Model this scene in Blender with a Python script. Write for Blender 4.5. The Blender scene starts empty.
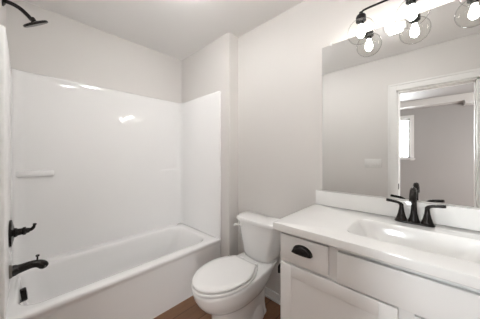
import bpy, bmesh, math
from mathutils import Vector, Matrix
PI = math.pi
SC = bpy.context.scene
C = SC.collection

# ------------------------------------------------------------------ camera
cam_d = bpy.data.cameras.new('camera')
cam = bpy.data.objects.new('camera', cam_d); C.objects.link(cam)
cam.location = (0.0983, -2.4082, 1.3235)
cam.rotation_euler = (PI/2, 0, -math.radians(46.67))
cam_d.sensor_width = 36.0
cam_d.lens = 203.3/480*36.0
cam_d.shift_y = -4.4/480
cam_d.clip_start = 0.01
SC.camera = cam

# ------------------------------------------------------------------ world / exposure
SC.view_settings.view_transform = 'Standard'
SC.view_settings.look = 'None'
SC.view_settings.gamma = 1.0
SC.view_settings.use_curve_mapping = False
SC.view_settings.exposure = 0.33
W = bpy.data.worlds.new('world'); SC.world = W; W.use_nodes = True
wn = W.node_tree.nodes; wl = W.node_tree.links
bg = wn['Background']
tc = wn.new('ShaderNodeTexCoord'); sep = wn.new('ShaderNodeSeparateXYZ'); rmp = wn.new('ShaderNodeValToRGB')
wl.new(tc.outputs['Generated'], sep.inputs[0]); wl.new(sep.outputs['Z'], rmp.inputs[0]); wl.new(rmp.outputs[0], bg.inputs[0])
rmp.color_ramp.elements[0].position = 0.0; rmp.color_ramp.elements[0].color = (.62, .72, .78, 1)
rmp.color_ramp.elements[1].position = 0.12; rmp.color_ramp.elements[1].color = (.95, .98, 1, 1)
bg.inputs[1].default_value = 1.6

FZ = 0.012          # finished floor
H = 2.574           # ceiling
WX = 1.654          # mirror wall
TX = 1.524          # furred tub end wall
YR = -0.913         # return of the furred wall
YF = -2.945         # wall behind the vanity's right end
BX = -3.2           # far wall of the next room

# ------------------------------------------------------------------ lights
def area(name, loc, rot, sx, sy, power, col):
    d = bpy.data.lights.new(name, 'AREA'); d.shape = 'RECTANGLE'; d.size = sx; d.size_y = sy
    d.energy = power; d.color = col
    o = bpy.data.objects.new(name, d); C.objects.link(o); o.location = loc; o.rotation_euler = rot
    return o
# daylight coming in through the next room's window
area('window_daylight', (BX-.25, -1.66, 1.73), (0, -PI/2, 0), 1.0, .74, 95, (.93, .97, 1))
# unseen fill light added at the next room's end, no window there
area('room_end_fill', (-1.35, -4.93, 1.10), (PI/2, 0, 0), 2.3, 1.7, 150, (1, .995, .985))

# ------------------------------------------------------------------ materials
def mat(name, col, rough=.5, metal=0.0, coat=0.0, noise=None, bump=None, spec=.5):
    m = bpy.data.materials.new(name); m.use_nodes = True
    nt = m.node_tree; b = nt.nodes['Principled BSDF']
    b.inputs['Base Color'].default_value = (*col, 1)
    b.inputs['Roughness'].default_value = rough
    b.inputs['Metallic'].default_value = metal
    b.inputs['Coat Weight'].default_value = coat
    b.inputs['Specular IOR Level'].default_value = spec
    t = nt.nodes.new('ShaderNodeTexCoord')
    if noise:
        sc_, amt, det = noise
        n = nt.nodes.new('ShaderNodeTexNoise'); n.inputs['Scale'].default_value = sc_; n.inputs['Detail'].default_value = det
        r = nt.nodes.new('ShaderNodeValToRGB')
        r.color_ramp.elements[0].position = .35; r.color_ramp.elements[1].position = .65
        r.color_ramp.elements[0].color = (*[c*(1-amt) for c in col], 1)
        r.color_ramp.elements[1].color = (*[min(1, c*(1+amt)) for c in col], 1)
        nt.links.new(t.outputs['Object'], n.inputs['Vector']); nt.links.new(n.outputs['Fac'], r.inputs[0])
        nt.links.new(r.outputs[0], b.inputs['Base Color'])
    if bump:
        sc_, st = bump
        n = nt.nodes.new('ShaderNodeTexNoise'); n.inputs['Scale'].default_value = sc_; n.inputs['Detail'].default_value = 3
        bp = nt.nodes.new('ShaderNodeBump'); bp.inputs['Strength'].default_value = st; bp.inputs['Distance'].default_value = .002
        nt.links.new(t.outputs['Object'], n.inputs['Vector']); nt.links.new(n.outputs['Fac'], bp.inputs['Height'])
        nt.links.new(bp.outputs[0], b.inputs['Normal'])
    return m

M = {}
M['wall'] = mat('greige_wall_paint', (.745, .720, .697), .6, bump=(180, .06))
M['room_trim_shade'] = mat('white_trim_with_room_shade', (.47, .455, .44), .4)  # white trim with the next room's dimmer light put into its colour
M['room_deep_shade'] = mat('paint_with_deep_room_shade', (.25, .237, .23), .6, bump=(180, .06))  # far wall and room ceiling colour, darkened to imitate shade
M['room_wall_shade'] = mat('greige_with_room_shade', (.36, .340, .328), .6, bump=(180, .06))  # greige darkened in colour so the next room looks dimly lit
M['ceil'] = mat('ceiling_paint', (.92, .908, .895), .8, bump=(120, .08))
M['trim'] = mat('white_trim_paint', (.87, .86, .845), .35)
M['acrylic'] = mat('glossy_white_acrylic', (.93, .923, .918), .07, coat=.4)
M['porcelain'] = mat('white_porcelain', (.92, .915, .908), .08, coat=.5)
M['seat'] = mat('white_seat_plastic', (.91, .903, .895), .16)
M['cab'] = mat('white_cabinet_paint', (.91, .902, .89), .32)
M['counter'] = mat('white_cultured_marble', (.90, .895, .88), .10, coat=.3, noise=(3.0, .025, 6))
M['bronze'] = mat('oil_rubbed_bronze', (.014, .011, .0095), .26, metal=.4, noise=(30, .25, 2), spec=.4)
M['black'] = mat('matte_black_metal', (.012, .011, .011), .33, metal=.5, noise=(40, .2, 2))
M['chrome'] = mat('chrome', (.75, .75, .75), .12, metal=1)
M['mirror'] = mat('silvered_mirror_glass', (.86, .865, .86), .004, metal=1)
M['clear_clip'] = mat('frosted_clip', (.85, .85, .84), .2)
M['switch'] = mat('white_switch_plastic', (.84, .83, .81), .3)
M['dark'] = mat('dark_gap', (.03, .03, .03), .9)
M['grey_steel'] = mat('brushed_steel', (.25, .23, .21), .35, metal=1)  # grey steel of the tub spout's wall collar
M['drain'] = mat('bronze_drain', (.05, .042, .036), .3, metal=.8)

def emis(name, col, st):
    m = bpy.data.materials.new(name); m.use_nodes = True; nt = m.node_tree; nt.nodes.clear()
    e = nt.nodes.new('ShaderNodeEmission'); o = nt.nodes.new('ShaderNodeOutputMaterial')
    e.inputs[0].default_value = (*col, 1); e.inputs[1].default_value = st
    nt.links.new(e.outputs[0], o.inputs[0]); return m
M['bulb'] = emis('lit_bulb', (1, .97, .92), 42)
M['fanlens'] = emis('lit_fan_lens', (1, .99, .975), 55)

M['fill_lens'] = emis('lit_fill_lens', (1, .99, .975), 78)  # glow of the added fill lamp on the ceiling

def thin_glass(name, tint, base=.04):
    m = bpy.data.materials.new(name); m.use_nodes = True; nt = m.node_tree; nt.nodes.clear()
    tr = nt.nodes.new('ShaderNodeBsdfTransparent'); tr.inputs[0].default_value = (*tint, 1)
    lw = nt.nodes.new('ShaderNodeLayerWeight'); lw.inputs[0].default_value = .5; rp = nt.nodes.new('ShaderNodeValToRGB')
    rp.color_ramp.elements[0].position = .55; rp.color_ramp.elements[0].color = (*tint, 1)
    rp.color_ramp.elements[1].position = 1.0; rp.color_ramp.elements[1].color = (.62, .62, .61, 1)
    nt.links.new(lw.outputs['Facing'], rp.inputs[0]); nt.links.new(rp.outputs[0], tr.inputs[0])
    gl = nt.nodes.new('ShaderNodeBsdfGlossy'); gl.inputs['Roughness'].default_value = .03
    fr = nt.nodes.new('ShaderNodeFresnel'); fr.inputs[0].default_value = 1.45
    ge = nt.nodes.new('ShaderNodeNewGeometry'); inv = nt.nodes.new('ShaderNodeMath'); inv.operation = 'SUBTRACT'; inv.inputs[0].default_value = 1
    mul = nt.nodes.new('ShaderNodeMath'); mul.operation = 'MULTIPLY'
    nt.links.new(ge.outputs['Backfacing'], inv.inputs[1]); nt.links.new(inv.outputs[0], mul.inputs[1]); nt.links.new(fr.outputs[0], mul.inputs[0])
    mx = nt.nodes.new('ShaderNodeMixShader'); o = nt.nodes.new('ShaderNodeOutputMaterial')
    nt.links.new(mul.outputs[0], mx.inputs[0]); nt.links.new(tr.outputs[0], mx.inputs[1])
    nt.links.new(gl.outputs[0], mx.inputs[2]); nt.links.new(mx.outputs[0], o.inputs[0]); return m
M['glass'] = thin_glass('clear_globe_glass', (.96, .96, .95))
M['pane'] = thin_glass('window_pane_glass', (.97, .98, .98))

def wood():
    m = bpy.data.materials.new('brown_wood_plank'); m.use_nodes = True; nt = m.node_tree; b = nt.nodes['Principled BSDF']
    t = nt.nodes.new('ShaderNodeTexCoord')
    br = nt.nodes.new('ShaderNodeTexBrick')
    br.inputs['Color1'].default_value = (.215, .108, .056, 1); br.inputs['Color2'].default_value = (.265, .135, .073, 1)
    br.inputs['Mortar'].default_value = (.06, .028, .016, 1)
    br.inputs['Scale'].default_value = 1; br.inputs['Mortar Size'].default_value = .0025
    br.inputs['Brick Width'].default_value = 1.2; br.inputs['Row Height'].default_value = .15
    mp = nt.nodes.new('ShaderNodeMapping'); mp.inputs['Scale'].default_value = (2.5, 34, 1)
    n = nt.nodes.new('ShaderNodeTexNoise'); n.inputs['Scale'].default_value = 2.2; n.inputs['Detail'].default_value = 6; n.inputs['Distortion'].default_value = .6
    mx = nt.nodes.new('ShaderNodeMixRGB'); mx.blend_type = 'MULTIPLY'; mx.inputs[0].default_value = .65
    r = nt.nodes.new('ShaderNodeValToRGB'); r.color_ramp.elements[0].color = (.45, .42, .4, 1); r.color_ramp.elements[1].color = (1.25, 1.2, 1.15, 1)
    nt.links.new(t.outputs['Object'], br.inputs['Vector']); nt.links.new(t.outputs['Object'], mp.inputs[0]); nt.links.new(mp.outputs[0], n.inputs['Vector'])
    nt.links.new(n.outputs['Fac'], r.inputs[0]); nt.links.new(br.outputs['Color'], mx.inputs[1]); nt.links.new(r.outputs[0], mx.inputs[2])
    nt.links.new(mx.outputs[0], b.inputs['Base Color']); b.inputs['Roughness'].default_value = .38
    return m
M['wood'] = wood()

# ------------------------------------------------------------------ mesh helpers
def add_box(bm, a, b, bev=0.0, seg=2):
    t = bmesh.new(); bmesh.ops.create_cube(t, size=1)
    s = [abs(b[i]-a[i]) for i in range(3)]; c = [(a[i]+b[i])/2 for i in range(3)]
    for v in t.verts: v.co = Vector([v.co[i]*s[i]+c[i] for i in range(3)])
    if bev: bmesh.ops.bevel(t, geom=t.edges[:], offset=min(bev, min(s)*.45), segments=seg, profile=.5, affect='EDGES')
    merge(bm, t); return bm
def merge(bm, t):
    me = bpy.data.meshes.new('tmp'); t.to_mesh(me); t.free(); bm.from_mesh(me); bpy.data.meshes.remove(me)
def box(a, b, bev=0.0, seg=2): return add_box(bmesh.new(), a, b, bev, seg)
def loft(rings, cap0=True, cap1=True, bm=None, closed=True):
    bm = bm or bmesh.new(); R = [[bm.verts.new(p) for p in r] for r in rings]; n = len(R[0])
    for i in range(len(R)-1):
        for j in range(n if closed else n-1):
            k = (j+1) % n
            bm.faces.new((R[i][j], R[i][k], R[i+1][k], R[i+1][j]))
    if cap0: bm.faces.new(R[0][::-1])
    if cap1: bm.faces.new(R[-1])
    return bm
def rrect(cx, cy, hx, hy, r, z, n=8):
    r = min(r, hx*.999, hy*.999); pts = []
    for (sx, sy, a0) in ((1, 1, 0), (-1, 1, PI/2), (-1, -1, PI), (1, -1, 1.5*PI)):
        for k in range(n):
            a = a0+PI/2*k/(n-1)
            pts.append((cx+sx*(hx-r)+r*math.cos(a), cy+sy*(hy-r)+r*math.sin(a), z))
    return pts
def frame_of(d):
    d = d.normalized(); u = Vector((0, 0, 1)) if abs(d.z) < .9 else Vector((1, 0, 0))
    a = d.cross(u).normalized(); return a, a.cross(d).normalized()
def tube(path, rad, n=14, bm=None, cap=True, flat=1.0):
    P = [Vector(p) for p in path]; rads = rad if isinstance(rad, (list, tuple)) else [rad]*len(P)
    rings = []; a = None
    for i, p in enumerate(P):
        d = (P[min(i+1, len(P)-1)]-P[max(i-1, 0)]).normalized()
        if a is None: a, b = frame_of(d)
        else:
            a = (a-d*a.dot(d)).normalized(); b = a.cross(d).normalized()
        rings.append([p+a*rads[i]*math.cos(2*PI*k/n)+b*rads[i]*flat*math.sin(2*PI*k/n) for k in range(n)])
    return loft(rings, cap, cap, bm)
def smooth_path(pts, n=8):
    P = [Vector(p) for p in pts]; out = []
    for i in range(len(P)-1):
        p0 = P[max(i-1, 0)]; p1 = P[i]; p2 = P[i+1]; p3 = P[min(i+2, len(P)-1)]
        for k in range(n):
            t = k/n
            out.append(.5*((2*p1)+(-p0+p2)*t+(2*p0-5*p1+4*p2-p3)*t*t+(-p0+3*p1-3*p2+p3)*t**3))
    out.append(P[-1]); return out
def lathe(prof, org=(0, 0, 0), axis=(0, 0, 1), n=28, bm=None, cap0=True, cap1=True):
    d = Vector(axis).normalized(); a, b = frame_of(d); o = Vector(org)
    rings = [[o+d*h+a*r*math.cos(2*PI*k/n)+b*r*math.sin(2*PI*k/n) for k in range(n)] for r, h in prof]
    return loft(rings, cap0, cap1, bm)
def obj(name, bm, m, parent=None, smooth=True, ang=35):
    bmesh.ops.recalc_face_normals(bm, faces=bm.faces[:])
    me = bpy.data.meshes.new(name); bm.to_mesh(me); bm.free()
    me.materials.append(m)
    if smooth:
        me.shade_smooth(); me.set_sharp_from_angle(angle=math.radians(ang))
    o = bpy.data.objects.new(name, me); C.objects.link(o)
    if parent:
        o.parent = parent
        q = parent; off = Vector((0, 0, 0))
        chain = []
        while q: chain.append(q); q = q.parent
        mw = Matrix.Identity(4)
        for q in reversed(chain): mw = mw @ q.matrix_basis
        me.transform(mw.inverted())          # meshes are written in room coordinates
    return o
def thing(name, label, cat, loc, group=None):
    o = bpy.data.objects.new(name, None); C.objects.link(o); o.location = loc; o.empty_display_size = .1
    o['label'] = label; o['category'] = cat
    if group: o['group'] = group
    return o
def struct(name, bm, m, smooth=False, parent=None):
    o = obj(name, bm, m, parent, smooth)
    if not parent: o['kind'] = 'structure'
    return o

# ------------------------------------------------------------------ room shell
T = .12
struct('floor', box((BX-.1, -5.0, -.1), (WX+T, T, FZ)), M['wood'])
struct('ceiling', box((-T, -5.0, H), (WX+T, T, H+.1)), M['ceil'])
struct('ceiling_side', box((BX-.1, -5.0, H), (-T, T, H+.1)), M['room_deep_shade'])
struct('wall_back', box((-T, 0, FZ), (WX+T, T, H)), M['wall'])
struct('wall_right', box((WX, YF-T, FZ), (WX+T, 0, H)), M['wall'])
struct('wall_tub_end', box((TX, YR, FZ), (WX, 0, H)), M['wall'])
struct('wall_front', box((0, YF-T, FZ), (WX, YF, H)), M['wall'])
DY0, DY1, DZ = -2.085, -2.765, 2.125      # door opening
bm = box((-T, DY0, FZ), (0, 0, H)); add_box(bm, (-T, DY1, DZ), (0, DY0, H)); add_box(bm, (-T, YF-T, FZ), (0, DY1, H))
struct('wall_left', bm, M['wall'])
# next room
NY0, NY1 = -1.2, -5.0
WY0, WY1, WZ0, WZ1 = -1.30, -2.03, 1.247, 2.214
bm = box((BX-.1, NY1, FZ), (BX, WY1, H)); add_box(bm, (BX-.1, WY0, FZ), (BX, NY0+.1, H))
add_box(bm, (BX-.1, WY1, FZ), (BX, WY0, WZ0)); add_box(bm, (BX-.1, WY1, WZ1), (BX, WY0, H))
struct('wall_far', bm, M['room_deep_shade'])
struct('wall_side', box((BX, NY0, FZ), (-T, NY0+.1, H)), M['room_wall_shade'])
struct('wall_end', box((BX, NY1-.1, FZ), (-T, NY1, H)), M['room_wall_shade'])
struct('wall_hall', box((-T, NY1, FZ), (0, YF-T, H)), M['room_wall_shade'])
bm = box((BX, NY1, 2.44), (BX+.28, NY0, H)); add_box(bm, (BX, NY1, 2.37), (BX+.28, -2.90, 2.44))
struct('trim_3', bm, M['room_trim_shade'])
# window of the next room
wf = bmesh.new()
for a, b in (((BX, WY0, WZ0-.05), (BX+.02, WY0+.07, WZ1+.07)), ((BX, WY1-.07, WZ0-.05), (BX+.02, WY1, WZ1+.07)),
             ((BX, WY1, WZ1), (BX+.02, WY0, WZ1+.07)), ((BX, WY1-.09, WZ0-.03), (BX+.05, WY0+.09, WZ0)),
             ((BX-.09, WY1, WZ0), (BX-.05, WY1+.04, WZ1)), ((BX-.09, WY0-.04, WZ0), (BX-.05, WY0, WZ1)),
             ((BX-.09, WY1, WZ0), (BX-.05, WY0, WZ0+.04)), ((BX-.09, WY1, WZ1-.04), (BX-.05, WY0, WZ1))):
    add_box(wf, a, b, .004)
w1 = struct('window_1', wf, M['room_trim_shade'])
obj('window_pane', box((BX-.072, WY1+.03, WZ0+.03), (BX-.068, WY0-.03, WZ1-.03)), M['pane'], w1, False)

# door casing, jamb and leaf
bm = bmesh.new()
CW = .085
for side in (0, -T):
    x0, x1 = (0, .018) if side == 0 else (-T-.018, -T)
    add_box(bm, (x0, DY0, FZ), (x1, DY0+CW, DZ+CW), .003); add_box(bm, (x0, max(DY1-CW, YF+.002), FZ), (x1, DY1, DZ+CW), .003)
    add_box(bm, (x0, DY1, DZ), (x1, DY0, DZ+CW), .003)
    xx = (x1, x1+.006) if side == 0 else (x0-.006, x0)
    add_box(bm, (xx[0], DY0+CW-.022, FZ), (xx[1], DY0+CW, DZ+CW), .002)
    add_box(bm, (xx[0], DY1-CW, DZ+CW-.022), (xx[1], DY0+CW, DZ+CW), .002)
struct('trim_1', bm, M['trim'])
bm = bmesh.new()
add_box(bm, (-T, DY0-.018, FZ), (0, DY0, DZ)); add_box(bm, (-T, DY1, FZ), (0, DY1+.018, DZ)); add_box(bm, (-T, DY1, DZ-.018), (0, DY0, DZ))
add_box(bm, (-.085, DY0-.03, FZ), (-.05, DY0-.018, DZ-.018), .002); add_box(bm, (-.085, DY1+.018, DZ-.03), (-.05, DY0-.018, DZ-.018), .002)
add_box(bm, (-.085, DY1+.018, FZ), (-.05, DY1+.03, DZ-.018), .002)
d1 = struct('door_1', bm, M['trim'])
obj('strike_plate', box((-.048, DY0-.0215, .895), (-.003, DY0-.018, .965), .0008), M['bronze'], d1)

# baseboards
def base(name, a, b, nx, ny):
    bm = bmesh.new(); add_box(bm, (a[0], a[1], FZ), (b[0], b[1], FZ+.085), .006)
    add_box(bm, (a[0]-.009*nx if nx < 0 else a[0], a[1]-.0, FZ), (b[0]+.009*nx if nx > 0 else b[0], b[1], FZ+.018), .005)
    return struct(name, bm, M['trim'])
bm = bmesh.new()
add_box(bm, (WX-.014, -1.783, FZ), (WX, YR-.0, FZ+.076), .004); add_box(bm, (WX-.026, -1.783, FZ), (WX-.014, YR, FZ+.02), .006)
struct('baseboard_right', bm, M['trim'])
bm = bmesh.new()
add_box(bm, (TX-.014, YR, FZ), (TX, -.803, FZ+.076), .004); add_box(bm, (TX-.014, YR-.014, FZ), (WX-.014, YR, FZ+.076), .004)
struct('baseboard_tub_end', bm, M['trim'])
bm = bmesh.new(); add_box(bm, (0, DY0+CW, FZ), (.014, -.803, FZ+.076), .004)
struct('baseboard_left', bm, M['trim'])
bm = bmesh.new(); add_box(bm, (BX, NY1, FZ), (BX+.014, NY0, FZ+.1), .004)
struct('baseboard_far', bm, M['trim'])

# ------------------------------------------------------------------ tub and shower unit
HR, HS, YW, ST = .448, 1.998, -.797, .030
tub = thing('bathtub', 'glossy white one-piece acrylic tub and shower surround filling the alcove', 'bathtub', (TX/2, -.4, FZ))
g = .003
def tring(x0, x1, y0, y1, r, z): return rrect((x0+x1)/2, (y0+y1)/2, (x1-x0)/2, (y1-y0)/2, r, z, 12)
rings = [tring(g, TX-g, YW+.012, -g, .004, FZ+.001), tring(g, TX-g, YW+.012, -g, .004, HR-.06), tring(g, TX-g, YW+.009, -g, .004, HR-.04),
         tring(g, TX-g, YW+.002, -g, .006, HR-.028),
         tring(g, TX-g, YW, -g, .006, HR-.012), tring(g+.001, TX-g-.001, YW+.004, -g, .008, HR-.003), tring(g+.004, TX-g-.004, YW+.012, -g, .01, HR)]
ix0, ix1, iy0, iy1 = .058, 1.425, -.715, -.105
for off, z in ((-.004, HR), (.006, HR-.003), (.014, HR-.013), (.020, HR-.035)):
    rings.append(tring(ix0+off, ix1-off*1.4, iy0+off, iy1-off, .12, z))
for k in range(1, 9):
    t = k/8; s = 1-(1-t)**1
    rings.append(tring(ix0+.02+.06*t+.09*t**4, ix1-.03-.20*t-.05*t**4, iy0+.02+.035*t+.05*t**5, iy1-.02-.035*t-.05*t**5, .12, HR-.035-.31*math.sin(t*PI/2)**1.0*(.25*t+.75)))
rings.append(tring(ix0+.20, ix1-.32, iy0+.14, iy1-.14, .08, HR-.352))
obj('tub_basin', loft(rings), M['acrylic'], tub, ang=50)
# surround walls: inner path with rounded corners, lofted up
def upath(th, r, y0):
    pts = [(th, y0)]
    for k in range(9):
        a = PI-PI/2*k/8; pts.append((th+r+r*math.cos(a), -th-r+r*math.sin(a)))
    for k in range(9):
        a = PI/2-PI/2*k/8; pts.append((TX-th-r+r*math.cos(a), -th-r+r*math.sin(a)))
    pts.append((TX-th, y0)); return pts
def usec(th, r, yf, z):
    inn = upath(th, r, yf+.006); n = len(inn)
    out = [(g, yf+.006), (g, -g), (TX-g, -g), (TX-g, yf+.006)]
    # front edges rounded
    e1 = [(th-.004, yf+.001), (th-.012, yf), (g+.004, yf)]
    ring = [(x, y, z) for x, y in inn] + [(TX-th+.004, yf+.001, z), (TX-th+.012, yf, z), (TX-g-.004, yf, z)]
    ring += [(TX-g, yf+.006, z), (TX-g, -g, z), (g, -g, z), (g, yf+.006, z)]
    ring += [(g+.004, yf, z), (th-.012, yf, z), (th-.004, yf+.001, z)]
    return ring
sr = [usec(ST, .075, YW, HR+.0005), usec(ST, .07, YW, HS-.06), usec(ST, .07, YW, HS-.012), usec(ST-.002, .068, YW+.002, HS-.004), usec(ST-.007, .065, YW+.009, HS)]
obj('surround_panel', loft(sr), M['acrylic'], tub, ang=50)
# soap ledges moulded into the back corners
def ledge(x0, x1, z0, z1, d):
    r = []
    yb = -ST+.004
    for z, o in ((z0, .012), (z0+.006, .004), (z0+.014, 0), (z1-.012, 0), (z1-.004, .003), (z1, .012)):
        r.append(rrect((x0+x1)/2, (yb-d+o+yb)/2, (x1-x0)/2-o*.6, (d-o)/2, .016, z, 6))
    return loft(r)
obj('soap_ledge', ledge(ST-.004, .277, 1.142, 1.198, .026), M['acrylic'], tub)
lr = []
for z, o in ((HR+.0008, 0), (1.05, 0), (1.135, .001), (1.147, .004), (1.153, .012)):
    lr.append([(1.10, -.024, z)]+[(1.10+.397*t, -.029-(.026*t**2.2-o*t), z) for t in (.1, .2, .3, .4, .5, .6, .7, .8, .9, 1)]+[(1.497, -.024, z)])
obj('soap_ledge', loft(lr), M['acrylic'], tub, ang=60)
bm = lathe([(.0, -.012), (.040, -.012), (.043, .006), (.043, .016), (.038, .022), (.010, .024), (.0, .024)], (.088, -.40, .380), (1, 0, .12), cap0=False, cap1=False)
ov = obj('overflow_plate', bm, M['bronze'], tub)
bm = lathe([(.0, .0), (.030, .0), (.030, .003), (.022, .005), (.02, .003), (0, .003)], (.42, -.40, HR-.3525), (0, 0, 1), cap0=False, cap1=False)
obj('tub_drain', bm, M['bronze'], tub)

# shower head
sh = thing('shower_head', 'dark bronze round rain shower head on a curved arm above the tub', 'shower head', (.003, -.44, 2.30))
obj('wall_flange', lathe([(.0, 0), (.034, 0), (.034, .006), (.018, .016), (.0, .016)], (.0005, -.44, 2.300), (1, 0, 0), cap0=False, cap1=False), M['bronze'], sh)
ap = smooth_path([(.008, -.44, 2.300), (.044, -.44, 2.299), (.080, -.44, 2.286), (.110, -.44, 2.262), (.131, -.44, 2.240), (.138, -.442, 2.233)], 6)
obj('shower_arm', tube(ap, .0125, 14), M['bronze'], sh)
hd = Vector((.72, .32, -1)).normalized(); hc = Vector((.149, -.445, 2.222))
obj('spray_plate', lathe([(0, -.012), (.016, -.012), (.024, -.007), (.064, -.004), (.071, .000), (.072, .007), (.069, .0115), (.0, .0115)], hc, hd, 36, cap0=False, cap1=False), M['bronze'], sh)
obj('swivel_joint', lathe([(0, -.034), (.011, -.034), (.0145, -.027), (.0145, -.018), (.012, -.010), (.0, -.010)], hc, hd, 18, cap0=False, cap1=False), M['bronze'], sh)

# tub valve
XV = ST
tv = thing('tub_valve', 'dark bronze single-lever tub valve with a round plate above the spout', 'faucet', (XV, -.44, .82))
obj('escutcheon', lathe([(0, .001), (.084, .001), (.087, .005), (.084, .013), (.05, .020), (.03, .024), (0, .024)], (XV, -.44, .82), (1, 0, 0), 36, cap0=False, cap1=False), M['bronze'], tv)
obj('valve_stem', lathe([(0, .015), (.028, .015), (.03, .03), (.022, .04), (.021, .058), (.026, .062), (.026, .073), (.018, .078), (.015, .092), (0, .093)], (XV, -.44, .82), (1, 0, 0), 22, cap0=False, cap1=False), M['bronze'], tv)
lp = smooth_path([(XV+.085, -.44, .822), (XV+.102, -.445, .826), (XV+.112, -.452, .842), (XV+.116, -.458, .860)], 5)
obj('lever', tube(lp, [.012]*5+[.010]*5+[.008]*4+[.0105, .0095], 12), M['bronze'], tv)
# tub spout
ts = thing('tub_spout', 'dark bronze tub spout with a diverter knob below the valve', 'faucet', (XV, -.44, .575))
sp = smooth_path([(XV+.006, -.44, .574), (XV+.05, -.44, .578), (XV+.10, -.44, .584), (XV+.135, -.44, .578), (XV+.158, -.44, .560), (XV+.172, -.44, .542)], 5)
obj('spout_body', tube(sp, [.038, .037, .035, .033, .029, .028, .027, .0265, .026, .0255, .025, .025, .025, .025, .0252, .0255, .026, .0265, .027, .0272, .027, .026, .0245, .022, .018, .013][:len(sp)], 18), M['bronze'], ts)
obj('wall_collar', lathe([(.0, .001), (.041, .001), (.041, .012), (.037, .015), (0, .015)], (XV, -.44, .574), (1, 0, 0), 24, cap0=False, cap1=False), M['grey_steel'], ts)
obj('diverter_knob', lathe([(0, 0), (.005, 0), (.0045, .03), (.010, .034), (.011, .040), (.008, .044), (0, .044)], (XV+.128, -.44, .596), (.05, 0, 1), 14, cap0=False, cap1=False), M['bronze'], ts)

# ------------------------------------------------------------------ toilet
TY = -1.295
toi = thing('toilet', 'white two-piece toilet with closed lid between tub and vanity', 'toilet', (WX-.3, TY, FZ))
def tp(u, v, z): return (WX-u, TY-v, z)          # u: out of the wall, v: towards the vanity
def egg(ub, uf, um, w, wb, z, pw=2.0, n=20, rb=.03):
    pts = []
    for k in range(n+1):                         # front half, v from +w to -w
        a = PI/2-PI*k/n
        s, c = math.sin(a), math.cos(a)
        pts.append((um+(uf-um)*abs(c)**(2/pw), math.copysign(abs(s)**(2/pw), s)*w))
    m = 10
    back = []
    for k in range(1, m+1):
        t = k/m; u = um+(ub+rb-um)*t; back.append((u, -(w+(wb-w)*t**2.2)))
    corner = [(ub+rb*(1-math.sin(a)), -(wb-rb*(1-math.cos(a)))) for a in (PI/8, PI/4, 3*PI/8, PI/2)]
    left = back+corner
    pts += left + [(u, -v) for u, v in reversed(left)]
    return [tp(u, v, z) for u, v in pts]
r = [egg(.15, .665, .40, .130, .11, FZ+.001), egg(.15, .665, .40, .130, .11, FZ+.018), egg(.155, .657, .40, .124, .105, FZ+.028),
     egg(.16, .648, .40, .118, .10, .10), egg(.16, .648, .40, .119, .10, .18), egg(.15, .658, .41, .126, .10, .218),
     egg(.13, .692, .43, .146, .105, .245), egg(.11, .730, .46, .166, .115, .275), egg(.09, .762, .49, .181, .125, .315), egg(.06, .783, .51, .189, .133, .355),
     egg(.04, .793, .52, .192, .138, .39), egg(.03, .797, .52, .193, .140, .408), egg(.034, .793, .52, .190, .138, .416), egg(.04, .78, .52, .182, .132, .419)]
obj('bowl', loft(r), M['porcelain'], toi, ang=60)
# bolted feet at both sides of the pedestal
for s in (1, -1):
    rr = []
    for z, k in ((FZ+.001, 1), (FZ+.03, .98), (FZ+.075, .86), (FZ+.115, .6), (FZ+.135, .25)):
        c = tp(.30, s*.085, z); rr.append([(c[0]+.115*k*math.cos(2*PI*i/20), c[1]+.05*k*math.sin(2*PI*i/20), z) for i in range(20)])
    b_ = obj('trapway_bulge', loft(rr), M['porcelain'], toi, ang=60)
r = [egg(.300, .785, .52, .178, .118, .4225), egg(.290, .800, .52, .193, .128, .427), egg(.290, .802, .52, .195, .130, .437), egg(.294, .797, .52, .190, .126, .4415), egg(.305, .786, .52, .180, .117, .4425), egg(.35, .74, .52, .13, .09, .4430)]
obj('seat', loft(r), M['seat'], toi, ang=60)
r = [egg(.37, .73, .52, .12, .08, .4480), egg(.335, .770, .52, .164, .108, .4482), egg(.314, .794, .52, .188, .126, .451), egg(.312, .797, .52, .191, .128, .456), egg(.313, .796, .52, .190, .127, .463), egg(.318, .788, .52, .184, .123, .469),
     egg(.345, .735, .53, .150, .10, .4725), egg(.41, .64, .53, .09, .065, .474)]
obj('lid', loft(r), M['seat'], toi, ang=60)
for s in (1, -1): obj('seat_hinge', box(tp(.262, s*.075-.020, .4195), tp(.286, s*.075+.020, .450), .006), M['seat'], toi)
def tank(ub, uf, bow, hw, rc, z, n=18):
    pts = []
    for k in range(n+1):
        v = -hw+2*hw*k/n; q = abs(v)/hw
        u = uf+bow*(1-q*q)
        if hw-abs(v) < rc: dx = rc-(hw-abs(v)); u -= rc-math.sqrt(max(rc*rc-dx*dx, 0))
        pts.append((u, v))
    pts += [(ub+.012, hw), (ub+.003, hw-.004), (ub, hw-.014), (ub, 0), (ub, -hw+.014), (ub+.003, -hw+.004), (ub+.012, -hw)]
    return [tp(u, v, z) for u, v in pts]
r = [tank(.045, .165, .028, .128, .04, .4205), tank(.034, .176, .03, .140, .042, .428), tank(.03, .182, .030, .152, .042, .46), tank(.025, .184, .031, .184, .042, .58), tank(.022, .186, .032, .222, .042, .725)]
obj('tank', loft(r), M['porcelain'], toi, ang=50)
r = [tank(.018, .190, .032, .227, .042, .7255), tank(.014, .197, .033, .233, .044, .730), tank(.014, .199, .033, .235, .044, .752), tank(.017, .195, .033, .231, .044, .762), tank(.026, .183, .031, .219, .042, .7665)]
obj('tank_lid', loft(r), M['porcelain'], toi, ang=50)
bm = lathe([(0, 0), (.014, 0), (.014, .008), (.009, .012), (0, .012)], tp(.199, -.150, .690), (-1, 0, 0), 16, cap0=False, cap1=False)
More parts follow.
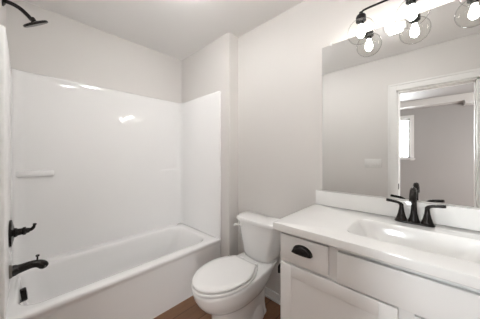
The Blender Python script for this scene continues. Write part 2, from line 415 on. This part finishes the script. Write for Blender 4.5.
tube([tp(.214, -.150, .694), tp(.222, -.168, .693), tp(.220, -.200, .689), tp(.214, -.222, .678), tp(.212, -.228, .668)], [.0065, .007, .008, .009, .008], 10, bm)
obj('flush_lever', bm, M['seat'], toi)
for s in (1, -1):
    obj('bolt_cap', lathe([(0, 0), (.014, 0), (.013, .010), (.007, .017), (0, .018)], tp(.40, s*.106, FZ+.02), (0, 0, 1), 16, cap0=False, cap1=False), M['seat'], toi)

# ------------------------------------------------------------------ vanity
VX, VF, VY0, VY1, VZ = 1.090, 1.071, -1.787, -2.925, .907
va = thing('vanity_cabinet', 'white shaker bathroom vanity cabinet standing under the marble countertop', 'cabinet', (1.37, -2.356, FZ))
bm = bmesh.new()
add_box(bm, (VX, VY0-.018, FZ), (WX-.001, VY0, VZ)); add_box(bm, (VX, VY1, FZ), (WX-.001, VY1+.018, VZ))
add_box(bm, (VX, VY1+.018, .10), (WX-.001, VY0-.018, .12)); add_box(bm, (WX-.013, VY1+.018, .12), (WX-.001, VY0-.018, VZ))
add_box(bm, (VX+.07, VY1+.018, FZ), (VX+.085, VY0-.018, .10))
# face frame
for y0, y1 in ((VY0, VY0-.05), (-2.055, -2.096), (-2.616, -2.657), (VY1+.05, VY1)): add_box(bm, (VX-.0008, y1+(.0008 if y1 < -2.9 else 0), .101), (VX+.019, y0-(.0008 if y0 > -1.8 else 0), VZ-.0008))
for z0, z1 in ((.885, VZ-.0005), (.715, .76), (.10, .145)): add_box(bm, (VX+.0003, VY1+.001, z0), (VX+.0197, VY0-.001, z1))
add_box(bm, (VX+.0007, -2.385, .12), (VX+.0193, -2.295, .74))
obj('carcass', bm, M['cab'], va, False)
def shaker(y0, y1, z0, z1):
    bm = box((VF+.0035, y1+.055, z0+.055), (VX-.001, y0-.055, z1-.055))
    s = .062
    for a, b in (((y0-s, z0), (y0, z1)), ((y1, z0), (y1+s, z1)), ((y1+s, z0), (y0-s, z0+s)), ((y1+s, z1-s), (y0-s, z1))):
        add_box(bm, (VF, a[0], a[1]), (VX-.001, b[0], b[1]), .0015)
    return bm
def slab(y0, y1, z0, z1): return box((VF, y1, z0), (VX-.001, y0, z1), .002)
for y0, y1, hy in ((-1.800, -2.314, -2.285), (-2.362, -2.912, -2.392)):
    d = obj('door', shaker(y0, y1, .125, .737), M['cab'], va)
    bm = bmesh.new(); tube(smooth_path([(VF+.001, hy, .63), (VF-.02, hy, .625), (VF-.026, hy, .58), (VF-.02, hy, .535), (VF+.001, hy, .53)], 5), .005, 10, bm)
    obj('door_pull', bm, M['bronze'], d)
def cup(yc, zc, parent):
    bm = bmesh.new(); rings = []; n = 16
    for j in range(9):
        th = PI/2*j/8
        rings.append([(VF-.026*math.sin(th)**.8*1.0*math.sin(PI*k/n)**.35-.0005, yc+.052*math.cos(PI*k/n), zc-.014+.038*math.sin(PI*k/n)*math.cos(th)) for k in range(n+1)])
    # outline fan: shell from the wall edge (th=0) to the lip (th=90)
    loft(rings, False, False, bm, closed=False)
    tube([(VF-.0005, yc+.052*math.cos(PI*k/n), zc-.014+.038*math.sin(PI*k/n)) for k in range(n+1)], .0028, 8, bm)
    tube(rings[-1], .0026, 8, bm)
    return obj('cup_pull', bm, M['bronze'], parent, ang=60)
for y0, y1 in ((-1.800, -2.055), (-2.657, -2.912)):
    d = obj('drawer', slab(y0, y1, .755, .893), M['cab'], va)
    cup((y0+y1)/2, .836, d)
obj('false_drawer_front', slab(-2.096, -2.616, .745, .885), M['cab'], va)

# countertop with moulded basin and backsplash
ZC, ZB = .949, .9085
CY0, CY1 = -1.758, -2.940
ct = thing('vanity_countertop', 'white marble-look countertop with moulded sink and backsplash on the vanity', 'countertop', (1.35, -2.35, ZB))
cx, cy = (1.054+WX-.002)/2, (CY0+CY1)/2
hx, hy = (WX-.002-1.054)/2, (CY0-CY1)/2
sx, sy = 1.318, -2.345
N = 12
rings = [rrect(cx, cy, hx-.003, hy-.003, .004, ZB, N), rrect(cx, cy, hx, hy, .005, ZB+.003, N), rrect(cx, cy, hx, hy, .005, ZC-.005, N), rrect(cx, cy, hx-.0015, hy-.0015, .005, ZC-.0015, N), rrect(cx, cy, hx-.005, hy-.005, .005, ZC, N)]
bw, bl = .150, .250
rings.append(rrect(sx, sy, bw, bl, .055, ZC, N))
obj('counter_slab', loft(rings, False, False), M['counter'], ct, ang=40)
rb = [rrect(sx, sy, bw, bl, .055, ZC, N), rrect(sx, sy, bw-.003, bl-.003, .053, ZC-.0015, N), rrect(sx, sy, bw-.007, bl-.008, .05, ZC-.006, N), rrect(sx, sy, bw-.012, bl-.016, .05, ZC-.016, N)]
for k in range(1, 9):
    t = k/8
    rb.append(rrect(sx, sy, bw-.012-.03*t-.045*t**3, bl-.016-.075*t-.06*t**3, .05+.01*t, ZC-.016-.10*math.sin(t*PI/2), N))
rb.append(rrect(sx, sy, .03, .05, .02, ZC-.1175, N))
obj('sink_basin', loft(rb, False, True), M['counter'], ct, ang=50)
obj('backsplash', box((WX-.021, CY1+.001, ZC+.0003), (WX-.002, CY0-.001, 1.054), .002), M['counter'], ct)
obj('sink_drain', lathe([(0, 0), (.021, 0), (.021, .003), (.014, .004), (.013, .002), (0, .002)], (sx, sy, ZC-.1170), (0, 0, 1), 20, cap0=False, cap1=False), M['drain'], ct)

# faucet
FX, fcy = 1.565, -2.337
fa = thing('sink_faucet', 'dark bronze two-handle sink faucet standing behind the basin', 'faucet', (FX, fcy, ZC))
r = [rrect(FX, fcy, .025, .085, .025, ZC+.0005, 10), rrect(FX, fcy, .026, .086, .026, ZC+.003, 10), rrect(FX, fcy, .025, .085, .025, ZC+.008, 10), rrect(FX, fcy, .021, .081, .021, ZC+.011, 10)]
obj('base_plate', loft(r), M['bronze'], fa)
for s in (1, -1):
    yc = fcy+s*.054
    bm = lathe([(0, .010), (.026, .010), (.0265, .014), (.022, .026), (.0165, .045), (.0125, .065), (.0105, .083), (.010, .096), (.006, .101), (0, .102)], (FX, yc, ZC), (0, 0, 1), 24, cap0=False, cap1=False)
    h = obj('handle', bm, M['bronze'], fa)
    lv = smooth_path([(FX, yc, ZC+.090), (FX-.001, yc+s*.006, ZC+.100), (FX-.002, yc+s*.022, ZC+.107), (FX-.003, yc+s*.070, ZC+.113)], 5)
    obj('lever', tube(lv, [.0095]*6+[.0080]*(len(lv)-8)+[.0082, .0075], 12), M['bronze'], h)
bm = lathe([(0, .010), (.025, .010), (.0255, .015), (.020, .032), (.0155, .055), (.0135, .08), (.0125, .10)], (FX, fcy, ZC), (0, 0, 1), 24, cap0=False)
spt = smooth_path([(FX, fcy, ZC+.09), (FX, fcy, ZC+.135), (FX-.006, fcy, ZC+.160), (FX-.024, fcy, ZC+.184), (FX-.054, fcy, ZC+.189), (FX-.084, fcy, ZC+.172), (FX-.102, fcy, ZC+.138)], 6)
tube(spt, [.0125+.003*(i/(len(spt)-1)) for i in range(len(spt))], 16, bm)
obj('spout', bm, M['bronze'], fa, ang=50)

# mirror
mi = thing('wall_mirror', 'wide frameless wall mirror resting on the backsplash under the globe lights', 'mirror', (WX, -2.35, 1.060))
MY0, MY1, MZ0, MZ1 = -1.803, -2.890, 1.0600, 2.1357
obj('mirror_glass', box((WX-.006, MY1, MZ0), (WX-.0005, MY0, MZ1), .0018), M['mirror'], mi, ang=20)
for y in (-1.868, -2.20, -2.52, -2.82):
    obj('mirror_clip', box((WX-.011, y-.009, MZ1-.010), (WX-.0003, y+.009, MZ1+.012), .002), M['clear_clip'], mi)

# vanity light with clear globes
GX, GZ, GY = 1.538, 2.095, (-2.087, -2.331, -2.575)
vl = thing('vanity_light', 'black three-arm vanity wall light with clear glass globes above the mirror', 'wall lamp', (WX, GY[1], 2.34))
r = [[(WX-x, y, z) for (y, z, _) in rrect(GY[1], 2.34, hw, hh, .02, 0)] for x, hw, hh in ((.0005, .11, .06), (.018, .11, .06), (.022, .105, .055))]
obj('back_plate', loft(r), M['black'], vl)
bm = tube(smooth_path([(WX-.02, GY[1], 2.34), (GX+.04, GY[1], 2.335), (GX+.008, GY[1], 2.30), (GX, GY[1], 2.19)], 6), .0065, 12)
obj('center_arm', bm, M['black'], vl)
for s, y in ((1, GY[0]), (-1, GY[2])):
    pth = smooth_path([(GX, GY[1], 2.222), (GX, GY[1]+s*.12, 2.222), (GX, y-s*.03, 2.222), (GX, y-s*.006, 2.214), (GX, y, 2.190)], 6)
    obj('side_arm', tube(pth, .0060, 12), M['black'], vl)
def globe_prof(R, top):
    p = []
    for k in range(25):
        a = PI*k/24; rr_ = R*math.sin(a); h = -R*math.cos(a)
        if h > top: break
        p.append((max(rr_, .0004), h))
    p.append((.026, top)); p.append((.026, top+.008)); return p
for y in GY:
    sk = obj('socket', lathe([(0, .120), (.010, .120), (.012, .108), (.024, .100), (.028, .090), (.028, .062), (.022, .060), (.0165, .058), (.0165, .040), (0, .040)], (GX, y, GZ), (0, 0, 1), 22, cap0=False, cap1=False), M['black'], vl)
    gl = obj('glass_globe', lathe(globe_prof(.076, .070), (GX, y, GZ), (0, 0, 1), 36, cap0=False, cap1=False), M['glass'], vl, ang=60)
    obj('bulb', lathe([(0, .040), (.012, .039), (.014, .024), (.020, .006), (.0225, -.010), (.0205, -.025), (.012, -.036), (0, -.039)], (GX, y, GZ), (0, 0, 1), 20, cap0=False, cap1=False), M['bulb'], sk)

# ceiling fan lamp, switches, paper holder
fn = thing('ceiling_fan', 'small square white ceiling exhaust fan with a lit lens', 'ceiling fan', (.735, -2.15, H))
bm = bmesh.new(); fx, fy = .735, -2.15
r = [rrect(fx, fy, .088, .088, .012, H-.0005), rrect(fx, fy, .088, .088, .012, H-.008), rrect(fx, fy, .080, .080, .012, H-.014), rrect(fx, fy, .075, .075, .01, H-.015)]
obj('fan_grille', loft(r), M['switch'], fn)
r = [rrect(fx, fy, .055, .055, .012, H-.0152), rrect(fx, fy, .055, .055, .012, H-.044), rrect(fx, fy, .050, .050, .012, H-.050)]
obj('fan_lens', loft(r), M['fanlens'], fn)

dl = thing('fill_disc_light', 'added round fill lamp on the ceiling, out of view between tub and vanity', 'fill light', (.80, -1.20, H))  # added lamp, out of view, to even the light at the tub end
obj('fill_light_trim', lathe([(0, .0005), (.092, .0005), (.092, .008), (.086, .012), (0, .012)], (.80, -1.20, H), (0, 0, -1), 36, cap0=False, cap1=False), M['switch'], dl)
obj('fill_light_lens', lathe([(0, .0122), (.080, .0122), (.080, .045), (.072, .056), (.05, .062), (0, .064)], (.80, -1.20, H), (0, 0, -1), 36, cap0=False, cap1=False), M['fill_lens'], dl)

sw = thing('switch_plate', 'white three-gang light switch plate on the wall beside the door', 'switch plate', (.001, -1.835, 1.216))
obj('cover_plate', box((.0003, -1.932, 1.158), (.006, -1.738, 1.274), .002), M['switch'], sw)
for k in range(3):
    y = -1.835+(k-1)*.058
    bm = box((.006, y-.0175, 1.182), (.0095, y+.0175, 1.250), .0015)
    obj('rocker', bm, M['switch'], sw)

ph = thing('toilet_paper_holder', 'black toilet paper holder on the side of the vanity facing the toilet', 'toilet paper holder', (1.17, VY0, .64))
hx0 = 1.165
obj('wall_post', lathe([(0, .0005), (.024, .0005), (.024, .006), (.010, .012), (.009, .060), (0, .060)], (hx0+.14, VY0, .655), (0, 1, 0), 18, cap0=False, cap1=False), M['black'], ph)
bm = tube(smooth_path([(hx0+.14, VY0+.052, .655), (hx0+.03, VY0+.052, .655), (hx0-.005, VY0+.052, .650), (hx0-.008, VY0+.052, .635), (hx0-.008, VY0+.052, .612)], 5), .0075, 12)
obj('paper_bar', bm, M['black'], ph)
